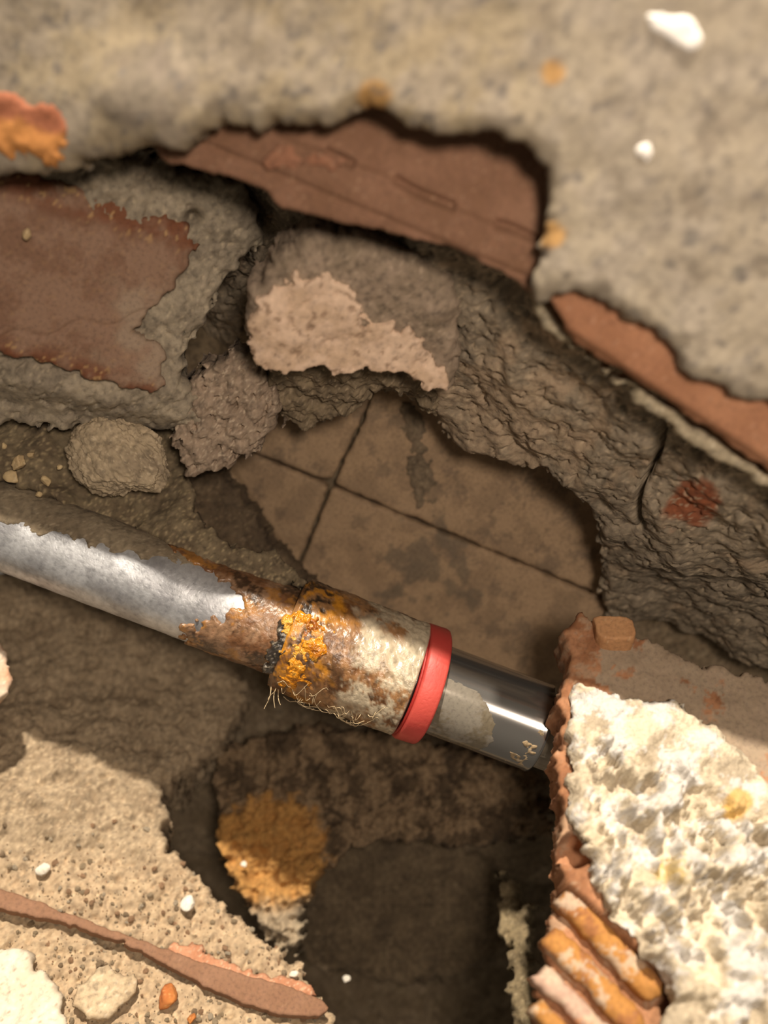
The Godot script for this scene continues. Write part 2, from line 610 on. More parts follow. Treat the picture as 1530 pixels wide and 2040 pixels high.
	var bed := slab(bed_f, outline(bed_f, [-450, 290, 120, 300, 320, 300, 330, 320, 420, 345, 490, 372, 525, 415, 530, 480, 470, 540, 440, 600, 400, 650, 372, 700, 372, 770, 420, 860, 300, 900, -450, 860]),
		{"thick": 0.03, "rag": 0.003, "round": 0.006, "lo": 0.003, "mid": 0.002, "hi": 0.0003, "pit": 0.002, "color": paint(lin(172, 160, 140), lin(146, 135, 118), lin(186, 172, 148)),
		"shape": func(_a, _b, px, py, _d): return 0.005 * near(px, py, 470, 420, 80) + 0.006 * near(px, py, 230, 350, 70) - 0.009 * near(px, py, 385, 435, 16) - 0.016 * smoothstep(0, 90, side(px, py, 0, 745, 330, 815))})
	part("mortar_bed", wall, bed.mesh, M.mortar, bed.xf)
	var br_f := deeper([[0, 520, 0.064], [380, 480, 0.05], [300, 780, 0.03]], -0.005)
	var br := slab(br_f, outline(br_f, [-450, 330, 40, 350, 120, 362, 200, 388, 290, 432, 385, 455, 392, 500, 360, 560, 310, 600, 268, 660, 330, 700, 322, 786, 240, 772, 120, 735, 60, 712, -450, 690]),
		{"thick": 0.02, "rag": 0.002, "round": 0.002, "lo": 0.0007, "mid": 0.0004, "hi": 0.00012, "color":
		func(q: Vector3, _d: float, px: float, py: float) -> Color:
			var c := lin(148, 118, 98).lerp(lin(132, 100, 80), stain(q, -0.2, 0.3))
			c = c.lerp(lin(164, 144, 124), 0.9 * smoothstep(190, 300, px + 130 * n_col.get_noise_3dv(q)) * smoothstep(520, 640, py + 60 * n_mid.get_noise_3dv(q)))
			var rim := maxf(1.0 - smoothstep(-5, 40, side(px, py, 0, 365, 380, 490)), smoothstep(-35, 5, side(px, py, 0, 690, 330, 780)))
			c = c.lerp(lin(116, 66, 38), 0.85 * rim * smoothstep(-0.35, 0.2, n_mid.get_noise_3dv(q)))
			if n_spk.get_noise_3dv(q * 0.6) > 0.42: c = c.lerp(lin(196, 160, 110), 0.7 * maxf(rim, 0.15))
			return c,
		"shape": func(_a, _b, px, py, _d):
			var h := -0.0025 * (1.0 - smoothstep(-6, 22, side(px, py, 0, 385, 380, 495)))
			var g := absf(side(px, py, 60, 665, 350, 620) + 10 * sin(px * 0.05))
			return h - 0.0012 * exp(-g * g / 12.0)})
	part("brick", wall, br.mesh, M.clay, br.xf)

	# the rough core of the wall behind the edge, running down to the tiles
	var core_f := frame_of([[800, 470, 0.074], [1400, 900, 0.074], [1180, 1180, -0.045]])
	var core := slab(core_f, outline(core_f, [500, 330, 700, 420, 890, 470, 1020, 540, 1150, 640, 1290, 770, 1530, 930, 1700, 1040, 1750, 1500, 1500, 1400, 1300, 1300, 1200, 1240, 1196, 1190, 1190, 1130, 1180, 1060, 1150, 1010, 1120, 965, 1080, 942, 1040, 940, 985, 918, 930, 902, 880, 880, 862, 830, 838, 808, 800, 800, 720, 790, 620, 820, 540, 800, 340, 790, 60, 760, 0, 420, 330, 320]),
		{"thick": 0.035, "rag": 0.0035, "round": 0.006, "lo": 0.006, "mid": 0.0019, "hi": 0.00015, "pit": 0.002,
		"color": func(q: Vector3, d: float, px: float, py: float) -> Color:
			var c := lin(150, 137, 118).lerp(lin(120, 109, 93), stain(q, -0.2, 0.3))
			c = c.lerp(lin(176, 155, 130), 0.8 * smoothstep(-0.2, 0.35, n_col.get_noise_3dv(q) + near(px, py, 1000, 850, 170) - 0.35))
			c = c.lerp(lin(140, 76, 44), 0.9 * smoothstep(0.35, 0.6, near(px, py, 1385, 1005, 60) + 0.35 * n_mid.get_noise_3dv(q)))
			if n_spk.get_noise_3dv(q) > 0.36: c = c.lerp(lin(190, 172, 146), 0.6)
			return c,
		"shape": func(_a, _b, px, py, _d):
			var h := -0.008 * near(px, py, 1000, 560, 90)
			var g := side(px, py, 1310, 840, 1275, 1040) + 12 * sin(py * 0.03)
			if py > 820 and py < 1060: h -= 0.010 * exp(-g * g / 24.0)
			h -= 0.016 * smoothstep(1080, 1300, py) * smoothstep(1180, 1330, px)
			return h})
	part("mortar_core", wall, core.mesh, M.mortar, core.xf)

# ---------------------------------------------------------------- the tiles at the back
func wall_back() -> void:
	var wall := thing("wall_back", at(800, 1050, -0.08), "backs of old beige tiles with open joints deep in the hole behind the pipe", "wall", "", "structure")
	var A := [[660, 965, -0.062], [1190, 1185, -0.066], [590, 1140, -0.078]]
	var f := frame_of(A)
	var tiles := [
		[[723, 830, 658, 962, 520, 907, 455, 880, 500, 740, 800, 640], 0.0],
		[[727, 832, 664, 965, 860, 1048, 1190, 1183, 1215, 1193, 1245, 1050, 1200, 850, 900, 500, 790, 640], 0.0012],
		[[655, 968, 520, 912, 250, 800, 120, 1090, 586, 1145], -0.0025],
		[[661, 970, 860, 1053, 1190, 1188, 1215, 1198, 1200, 1400, 1150, 1470, 900, 1430, 560, 1320, 592, 1140], 0.0006],
	]
	for t in tiles:
		var tf := deeper(A, -t[1])
		var tile := slab(tf, outline(tf, t[0]), {"cell": 0.0011, "thick": 0.009, "rag": 0.0007, "round": 0.0016, "lo": 0.0008, "mid": 0.0003, "hi": 0.00005, "under": 0.0003,
			"color": func(q: Vector3, _d: float, px: float, py: float) -> Color:
				var c := lin(168, 142, 112).lerp(lin(150, 126, 100), stain(q, -0.2, 0.3))
				c = c.lerp(lin(112, 96, 80), 0.55 * stain(q, 0.12, 0.4, 3.0))
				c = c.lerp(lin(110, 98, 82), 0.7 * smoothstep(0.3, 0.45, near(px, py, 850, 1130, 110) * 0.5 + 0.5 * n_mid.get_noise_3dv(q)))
				return c,
			"shape": func(_a, _b, px, py, _d): return -0.0006 * near(px, py, 705, 1062, 14) - 0.0015 * (1.0 - smoothstep(-6, 6, -side(px, py, 480, 960, 575, 1110))) * (1.0 if px < 620 and py > 930 else 0.0)})
		part("tile", wall, tile.mesh, M.tile, tile.xf)
	var sf := deeper(A, -0.0018)
	var smear := slab(sf, outline(sf, [800, 800, 850, 820, 850, 900, 872, 960, 868, 1030, 830, 1020, 806, 960, 815, 900, 800, 850]), {"thick": 0.004, "rag": 0.003, "round": 0.002, "mid": 0.002, "hi": 0.00048, "color": paint(lin(128, 112, 92), lin(110, 96, 78), lin(150, 134, 110))})
	part("mortar_smear", wall, smear.mesh, M.mortar, smear.xf)
	var bf := deeper(A, 0.012)
	var bed := slab(bf, outline(bf, [0, 500, 1600, 500, 1750, 1500, 1500, 1800, 300, 1700, 0, 1200]), {"cell": 0.003, "thick": 0.01, "mid": 0.002, "color": paint(lin(136, 120, 98), lin(120, 104, 82), lin(160, 144, 120))})
	part("tile_bed", wall, bed.mesh, M.mortar, bed.xf)

# ---------------------------------------------------------------- the ledge of rubble below the pipe
var ledge_top := {}
func ledge() -> void:
	var floor_ := thing("floor", at(250, 1700, -0.06), "crumbly mortar ledge at the foot of the hole strewn with grit", "ledge", "", "structure")
	var f := frame_of(LEDGE)
	var low := slab(f, outline(f, [-450, 1120, 60, 1170, 200, 1215, 350, 1270, 470, 1320, 507, 1372, 470, 1440, 425, 1495, 370, 1535, 318, 1562, 332, 1600, 340, 1635, 318, 1668, 380, 1735, 440, 1790, 490, 1832, 560, 1890, 608, 1935, 640, 1980, 670, 2010, 720, 2120, 500, 2300, -450, 2300]),
		{"thick": 0.05, "rag": 0.003, "round": 0.006, "lo": 0.004, "mid": 0.003, "hi": 0.0005, "pit": 0.002, "rows": 14, "under": 0.004,
		"color": func(q: Vector3, _d: float, px: float, py: float) -> Color:
			var c := lin(172, 153, 127).lerp(lin(152, 134, 110), stain(q, -0.25, 0.3))
			c = c.lerp(lin(192, 168, 138), 0.8 * smoothstep(1660, 1760, py + 60 * n_mid.get_noise_3dv(q)))
			if n_spk.get_noise_3dv(q) > 0.34: c = c.lerp(lin(206, 186, 156), 0.6)
			return c,
		"shape": func(a, b, px, py, _d):
			var strata := side(px, py, 0, 1500, 400, 1570) + 30.0 * n_lo.get_noise_2d(px * 0.0008, py * 0.0008)
			var h := 0.0022 * (absf(sin(strata * 0.06)) + 0.5 * absf(sin(strata * 0.13 + 1.0)) - 0.7) * smoothstep(1380, 1450, py) * (1.0 - smoothstep(1620, 1700, py))
			h += 0.010 * (1.0 - smoothstep(1150, 1400, py))
			h += 0.004 * smoothstep(20, -30, side(px, py, 0, 1650, 400, 1760))
			var loose := smoothstep(1640, 1740, py)
			if loose > 0:
				var q := Vector3(a, b, 0.3)
				h -= loose * (0.0016 * (n_cell.get_noise_3dv(q) + 0.6) + 0.0016 * (n_big.get_noise_3dv(q) + 0.6))
			var sg := side(px, py, 0, 1792, 640, 2008)
			h -= 0.003 * exp(-sg * sg / 2500.0)
			return h})
	part("mortar_ledge", floor_, low.mesh, M.mortar, low.xf)
	ledge_top = low
	# grit lying on it
	var pebble := lump(Vector3(1, 0.8, 0.65), 5, 3, {"rough": 0.12, "cut": 0.55, "flat": true, "color": func(_q, _d, _x, _y): return Color.WHITE})
	var mm := MultiMesh.new()
	mm.transform_format = MultiMesh.TRANSFORM_3D
	mm.use_colors = true
	mm.mesh = pebble
	var spots := []
	var tries := 0
	while spots.size() < 1600 and tries < 60000:
		tries += 1
		var k := rng.randi_range(0, low.tops.size() - 1)
		var p: Vector2 = low.pix[k]
		if p.y < 1640 or p.x < -60 or p.y > 2090: continue
		var want := smoothstep(1640, 1800, p.y) * 0.8 + 0.2
		if rng.randf() > want: continue
		spots.append(k)
	mm.instance_count = spots.size()
	var warm := [lin(214, 192, 160), lin(200, 178, 146), lin(224, 208, 182), lin(184, 160, 130), lin(206, 166, 130)]
	for i in spots.size():
		var r := 0.0004 + 0.0016 * pow(rng.randf(), 5.0)
		var b := Basis.from_euler(Vector3(rng.randf() * TAU, rng.randf() * TAU, rng.randf() * TAU)).scaled(Vector3.ONE * r)
		mm.set_instance_transform(i, Transform3D(b, low.tops[spots[i]] + Vector3(0, 0, r * 0.3)))
		mm.set_instance_color(i, warm[rng.randi_range(0, 4)] * rng.randf_range(0.9, 1.1))
	var g := MultiMeshInstance3D.new()
	g.name = "grit"
	g.multimesh = mm
	g.material_override = M.crust
	floor_.add_child(g)
	g.transform = floor_.transform.affine_inverse() * TO_WORLD * low.xf
	g.set_meta("kind", "stuff")

# ---------------------------------------------------------------- the dark bottom of the hole
func cavity_bottom() -> void:
	var bf := frame_of([[300, 1700, -0.19], [1100, 1700, -0.19], [700, 2000, -0.175]])
	var bottom := slab(bf, outline(bf, [100, 1250, 1700, 1250, 1700, 2400, 100, 2400]), {"cell": 0.0016, "thick": 0.02, "lo": 0.008, "mid": 0.005, "hi": 0.00060, "cell_amp": 0.00060, "color": paint(lin(136, 120, 98), lin(120, 104, 82), lin(160, 144, 120))})
	var floor_ := get_node("floor")
	part("earth_bed", floor_, bottom.mesh, M.mortar, bottom.xf)

	var sf := frame_of([[500, 1680, -0.074], [1000, 1600, -0.08], [560, 1880, -0.058]])
	var stone := slab(sf, outline(sf, [428, 1490, 600, 1440, 800, 1460, 1090, 1540, 1110, 1660, 960, 1690, 800, 1670, 690, 1690, 640, 1745, 604, 1800, 590, 1900, 540, 1880, 490, 1815, 450, 1740, 428, 1660]),
		{"thick": 0.035, "rag": 0.0035, "round": 0.006, "lo": 0.007, "mid": 0.010, "hi": 0.00072, "cell_amp": 0.00060, "pit": 0.003,
		"color": func(q: Vector3, _d: float, px: float, py: float) -> Color:
			var c := lin(140, 118, 92).lerp(lin(92, 76, 58), stain(q, -0.1, 0.15))
			c = c.lerp(lin(190, 142, 78), 0.9 * smoothstep(0.3, 0.5, near(px, py, 530, 1705, 125) + 0.25 * n_mid.get_noise_3dv(q)))  # golden sand, enlarged so its colour carries the lit corner
			c = c.lerp(lin(170, 154, 130), 0.9 * smoothstep(1780, 1830, py + 30 * n_mid.get_noise_3dv(q)))
			return c})
	var o := part("stone", self, stone.mesh, M.mortar, stone.xf)
	tag(o, "rough brown stone under the rusty socket with a golden sandy corner painted wider to show its lit patch", "stone")

	var s2f := frame_of([[620, 1800, -0.122], [1000, 1800, -0.126], [800, 1950, -0.116]])
	var s2 := slab(s2f, outline(s2f, [585, 1790, 640, 1700, 750, 1660, 900, 1670, 1000, 1720, 1020, 1900, 900, 1965, 780, 1970, 690, 1945, 610, 1930]),
		{"thick": 0.02, "rag": 0.003, "round": 0.008, "lo": 0.004, "mid": 0.003, "hi": 0.00060, "color": paint(lin(120, 104, 82), lin(96, 82, 64), lin(140, 124, 100))})
	tag(part("stone", self, s2.mesh, M.mortar, s2.xf), "dark grey brown stone sunk at the bottom of the hole below the sandy stone", "stone")

	# ridges of mortar that hang down beside the broken brick
	var rf := frame_of([[1000, 1760, -0.06], [1060, 1760, -0.055], [1000, 2000, -0.035]])
	var ridge := slab(rf, outline(rf, [985, 1730, 1010, 1745, 1030, 1790, 1062, 1800, 1050, 1850, 1064, 1930, 1058, 2010, 1070, 2120, 1010, 2120, 1014, 1960, 1008, 1880, 985, 1840, 996, 1790]),
		{"thick": 0.02, "rag": 0.004, "round": 0.005, "mid": 0.004, "hi": 0.00072, "color": paint(lin(150, 134, 104), lin(120, 106, 82), lin(170, 154, 124))})
	tag(part("mortar_ridge", self, ridge.mesh, M.mortar, ridge.xf), "narrow grey ridge of mortar in the dark beside the ribbed clay of the broken brick", "mortar")

# ---------------------------------------------------------------- the pipe
const AX := Vector2(0.936, -0.352)
func axis() -> Transform3D:
	var x := Vector3(AX.x, AX.y, 0).normalized()
	return Transform3D(Basis(x, Vector3(-x.y, x.x, 0), Vector3(0, 0, 1)), at(838, 1360, 0.0))

func pipes() -> void:
	var A := axis()
	var px := S                      # lengths along the axis are read in photo pixels
	var R := 0.0181
	var pipe := thing("drain_pipe", A * Vector3(-0.08, 0, 0), "grey steel drain pipe with a rusty socket running under the broken wall edge", "pipe")
	var silver := func(v: Vector3, _d: float, _x: float, _t: float) -> Color:
		return Color(0.6, 0.62, 0.66).lerp(Color(0.42, 0.43, 0.46), stain(v, -0.2, 0.3))
	var prof := []
	for i in 180: prof.append([(-1500.0 + i * 7.0) * px, R])
	part("tube", pipe, lathe(prof, 120, silver, func(x, t): return 0.00025 * n_mid.get_noise_3d(x, R * sin(t), R * cos(t))), M.steel, A)
	# dirt and rust wrapped round the pipe toward the socket
	var dirt := slab(A, PackedVector2Array([Vector2(-270 * px, -0.056), Vector2(-270 * px, 0.056), Vector2(-500 * px, 0.05), Vector2(-560 * px, 0.022), Vector2(-470 * px, 0.014), Vector2(-380 * px, 0.008), Vector2(-400 * px, -0.001), Vector2(-470 * px, -0.01), Vector2(-450 * px, -0.03), Vector2(-520 * px, -0.05)]),
		{"cell": 0.0007, "wrap": R, "thick": 0.001, "rag": 0.004, "round": 0.001, "lo": 0.0005, "mid": 0.0006, "hi": 0.00018, "rows": 2, "under": 0.0, "shape": func(_a, _b, _x, _y, _d): return 0.0009,
		"color": func(q: Vector3, _d: float, a: float, b: float) -> Color:
			var c := lin(150, 118, 92).lerp(lin(120, 84, 58), stain(q, -0.25, 0.25))
			c = c.lerp(lin(70, 54, 42), 0.9 * stain(q, 0.15, 0.35, 4.0))
			c = c.lerp(lin(170, 120, 62), 0.8 * stain(q, 0.2, 0.35, 7.0))
			return c})
	part("rust_crust", pipe, dirt.mesh, M.rust, dirt.xf)
	# dust on the upper side, spread down to the shadow edge to paint the shade
	var dust := slab(A, PackedVector2Array([Vector2(-1480 * px, 0.0), Vector2(-850 * px, 0.003), Vector2(-700 * px, 0.008), Vector2(-560 * px, 0.012), Vector2(-470 * px, 0.017), Vector2(-500 * px, 0.05), Vector2(-1480 * px, 0.05)]),
		{"cell": 0.0008, "wrap": R, "thick": 0.0008, "rag": 0.003, "round": 0.001, "mid": 0.0006, "hi": 0.00018, "rows": 2, "under": 0.0, "shape": func(_a, _b, _x, _y, _d): return 0.0006, "color": paint(lin(150, 136, 114), lin(130, 116, 96), lin(170, 156, 132))})
	part("dust_and_shade", pipe, dust.mesh, M.mortar, dust.xf)

	# the socket
	var socket_color := func(v: Vector3, _d: float, x: float, t: float) -> Color:
		var c := lin(150, 112, 76).lerp(lin(108, 72, 44), stain(v, -0.2, 0.25))
		var u := x / px
		c = c.lerp(lin(84, 60, 42), 0.85 * stain(v, 0.12, 0.34, 2.0))
		c = c.lerp(lin(200, 188, 164), 0.85 * smoothstep(-170, -90, u + 130 * n_col.get_noise_3dv(v)) * stain(v, -0.35, -0.1, 6.0))
		c = c.lerp(lin(205, 140, 40), 0.8 * (1.0 - smoothstep(-215, -170, u + 60 * n_mid.get_noise_3dv(v))) * stain(v, -0.05, 0.2, 9.0))
		c = c.lerp(lin(40, 36, 34), 0.9 * smoothstep(0.1, 0.25, n_pit.get_noise_3dv(v)) * (1.0 - smoothstep(-230, -200, u)))
		return c
	var sp := [[-285 * px, 0.0182], [-284 * px, 0.0215]]
	for i in 76: sp.append([(-282.0 + i * 3.45) * px, 0.0238 + (0.0005 if i > 1 else -0.0008)])
	sp.append_array([[-20 * px, 0.0236], [-19 * px, 0.0186]])
	part("socket", pipe, lathe(sp, 160, socket_color, func(x, t):
		if x > -24 * px or x < -283 * px: return 0.0
		var q := Vector3(x, 0.024 * sin(t), 0.024 * cos(t))
		return 0.0006 * n_mid.get_noise_3dv(q) + 0.0002 * n_hi.get_noise_3dv(q) - 0.0006 * smoothstep(0.2, 0.4, n_pit.get_noise_3dv(q))), M.rust, A)
	# sealing paste and hemp at the mouth of the socket
	var paste := slab(A, PackedVector2Array([Vector2(-290 * px, 0.012), Vector2(-205 * px, 0.013), Vector2(-190 * px, 0.004), Vector2(-215 * px, -0.004), Vector2(-205 * px, -0.014), Vector2(-235 * px, -0.02), Vector2(-262 * px, -0.019), Vector2(-252 * px, -0.008), Vector2(-278 * px, 0.002)]),
		{"cell": 0.0005, "wrap": 0.0245, "thick": 0.002, "rag": 0.0045, "round": 0.0015, "mid": 0.0016, "hi": 0.00048, "cell_amp": 0.00048, "rows": 3, "under": 0.0006,
		"color": func(q, _d, _a, _b): return lin(216, 142, 34).lerp(lin(150, 86, 30), stain(q, 0.0, 0.35)).lerp(lin(230, 176, 80), stain(q, 0.1, 0.3, 5.0))})
	tag(part("sealing_paste", pipe, paste.mesh, M.paste if M.has("paste") else wet(), paste.xf), "orange yellow sealing paste")
	var black := slab(A, PackedVector2Array([Vector2(-296 * px, 0.006), Vector2(-270 * px, 0.008), Vector2(-262 * px, -0.004), Vector2(-270 * px, -0.016), Vector2(-300 * px, -0.016)]),
		{"cell": 0.0005, "wrap": 0.0238, "thick": 0.003, "rag": 0.003, "round": 0.0012, "mid": 0.0015, "hi": 0.00060, "cell_amp": 0.00048, "rows": 3, "color": paint(lin(70, 64, 58), lin(40, 36, 34), lin(150, 140, 124), 0.25)})
	part("old_seal", pipe, black.mesh, M.rust, black.xf)
	var st := SurfaceTool.new()
	st.begin(Mesh.PRIMITIVE_TRIANGLES)
	for i in 34:
		var x := rng.randf_range(-272, -60) * px
		var th := rng.randf_range(-1.0, -0.5) if i > 20 else rng.randf_range(-1.2, -0.7)
		var dx := rng.randf_range(-1, 1) * 0.9
		var pts := PackedVector3Array()
		var l := rng.randf_range(0.005, 0.016)
		for k in 7:
			var u := k / 6.0
			var r := 0.0249 + 0.0012 * sin(u * PI) + rng.randf_range(0, 0.0005)
			var tt := th + (u - 0.5) * l / 0.025 * (0.25 + absf(dx) * 0.3) + 0.1 * sin(u * 5 + i)
			pts.append(Vector3(x + (u - 0.5) * l * dx, r * sin(tt), r * cos(tt)))
		tube(st, pts, 0.00016, 0.00008)
	for i in 4:   # strands that hang from the mouth
		var pts := PackedVector3Array()
		var x := rng.randf_range(-275, -250) * px
		var y := -0.0203
		var lean := rng.randf_range(-0.0002, 0.0006)
		var drop := rng.randf_range(0.0006, 0.0014)
		for k in 8: pts.append(Vector3(x + k * lean + 0.0006 * sin(k * 0.6 + i), y - k * drop, 0.0138 + 0.001 * sin(k * 0.8 + i)))
		tube(st, pts, 0.0002, 0.0001)
	st.generate_normals()
	var hemp := StandardMaterial3D.new()
	hemp.resource_name = "hemp"
	hemp.albedo_color = Color(0.78, 0.7, 0.56)
	hemp.roughness = 0.7
	var fib := part("hemp_fibre", pipe, st.commit(), hemp, A)
	fib.set_meta("kind", "stuff")

	# the red ring
	var ring := thing("rubber_ring", A.origin, "flat red rubber sealing ring gripping the joint between rusty socket and chrome tube", "ring")
	var rp := [[-22 * px, 0.0187], [-22 * px, 0.0236], [-21 * px, 0.0244], [-17 * px, 0.0248], [17 * px, 0.0248], [21 * px, 0.0245], [23 * px, 0.0238], [23 * px, 0.0187]]
	var tilt := Transform3D(Basis(Vector3(0, 0, 1), 0.03) * Basis(Vector3(0, 1, 0), 0.1), Vector3.ZERO)
	part("band", ring, lathe(rp, 128, func(v, _d, _x, _t): return lin(190, 76, 68).lerp(lin(176, 62, 56), stain(v, -0.1, 0.3))), M.rubber, A * tilt)
	var lip := []
	for i in 9: lip.append([(-24.0 - 3.0 * cos(i * PI / 8)) * px, 0.0225 + 0.0008 * sin(i * PI / 8)])
	part("lip", ring, lathe(lip, 96, func(_v, _d, _x, _t): return lin(150, 40, 38)), M.rubber, A * tilt)

	# the chromed tube
	var chrome := thing("chrome_tube", A * Vector3(0.03, 0, 0), "shiny chromed tube between the red ring and the broken brick", "pipe")
	var c := func(_v: Vector3, _d: float, _x: float, _t: float) -> Color: return Color(0.36, 0.35, 0.335)
	part("tube", chrome, lathe([[-30 * px, 0.0186], [30 * px, 0.0186], [242 * px, 0.0186], [247 * px, 0.0189], [251 * px, 0.0189], [253 * px, 0.0186], [253 * px, 0.0172], [150 * px, 0.0172]], 128, c), M.chrome, A)
	var spots := slab(A, PackedVector2Array([Vector2(205 * px, -0.013), Vector2(225 * px, -0.006), Vector2(238 * px, 0.0), Vector2(242 * px, -0.008), Vector2(240 * px, -0.02), Vector2(215 * px, -0.02)]),
		{"cell": 0.0006, "wrap": 0.0187, "thick": 0.0006, "rag": 0.006, "round": 0.0006, "mid": 0.0004, "hi": 0.00018, "rows": 2, "under": 0.0, "color": paint(lin(170, 152, 124), lin(150, 130, 100), lin(200, 184, 160))})
	part("mortar_splash", chrome, spots.mesh, M.crust, spots.xf)

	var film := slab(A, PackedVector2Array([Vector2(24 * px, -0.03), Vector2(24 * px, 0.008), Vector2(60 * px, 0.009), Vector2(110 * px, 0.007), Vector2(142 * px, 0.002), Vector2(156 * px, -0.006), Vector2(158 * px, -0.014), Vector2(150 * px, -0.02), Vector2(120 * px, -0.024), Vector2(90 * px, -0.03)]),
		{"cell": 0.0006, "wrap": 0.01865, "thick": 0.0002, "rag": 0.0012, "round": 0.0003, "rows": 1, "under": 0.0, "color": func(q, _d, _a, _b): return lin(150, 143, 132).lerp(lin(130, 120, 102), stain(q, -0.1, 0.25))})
	tag(part("lit_patch_film", chrome, film.mesh, M.film, film.xf), "yellowish film painted as the lit patch of the tube")  # thin film whose pale colour and rounded end paint the lit patch

	# the white plastic pipe it slides over
	var plastic := part("plastic_pipe", self, lathe([[150 * px, 0.0160], [520 * px, 0.0160], [520 * px, 0.014], [150 * px, 0.014]], 96, func(v, _d, _x, _t): return lin(186, 176, 158).lerp(lin(164, 152, 132), stain(v, -0.1, 0.3))), M.plastic, A)
	tag(plastic, "dull off-white plastic pipe leaving the chrome tube and passing behind the broken brick", "pipe")

func wet() -> StandardMaterial3D:
	return mat("paste", 0.22, grain(31, 0.03, 0.75), grain(32, 0.03, 0.0), 0.06, 30.0)

# Clumps of crumbled plaster on the crust: x = height of the clumps (-1 .. 1), y = how clumpy the crust is there.
func clumps(q: Vector3, px: float, py: float) -> Vector2:
	var e := side(px, py, 1150, 1362, 1530, 1545)
	var y := smoothstep(30, 110, e + 40 * n_lo.get_noise_3dv(q)) * smoothstep(1150, 1215, px + 30 * n_mid.get_noise_3dv(q))
	y = maxf(y * (1.0 - 0.5 * smoothstep(1850, 1950, py)), 0.12)
	var x := clampf(-(n_clump.get_noise_3dv(q) + 0.55) * 1.6 - (n_big.get_noise_3dv(q) + 0.55) * 0.8 + 0.9 * n_mid.get_noise_3dv(q), -1.1, 1.0)
	return Vector2(2.0 * smoothstep(-0.4, 0.2, x) - 1.0 + 0.3 * x, y)

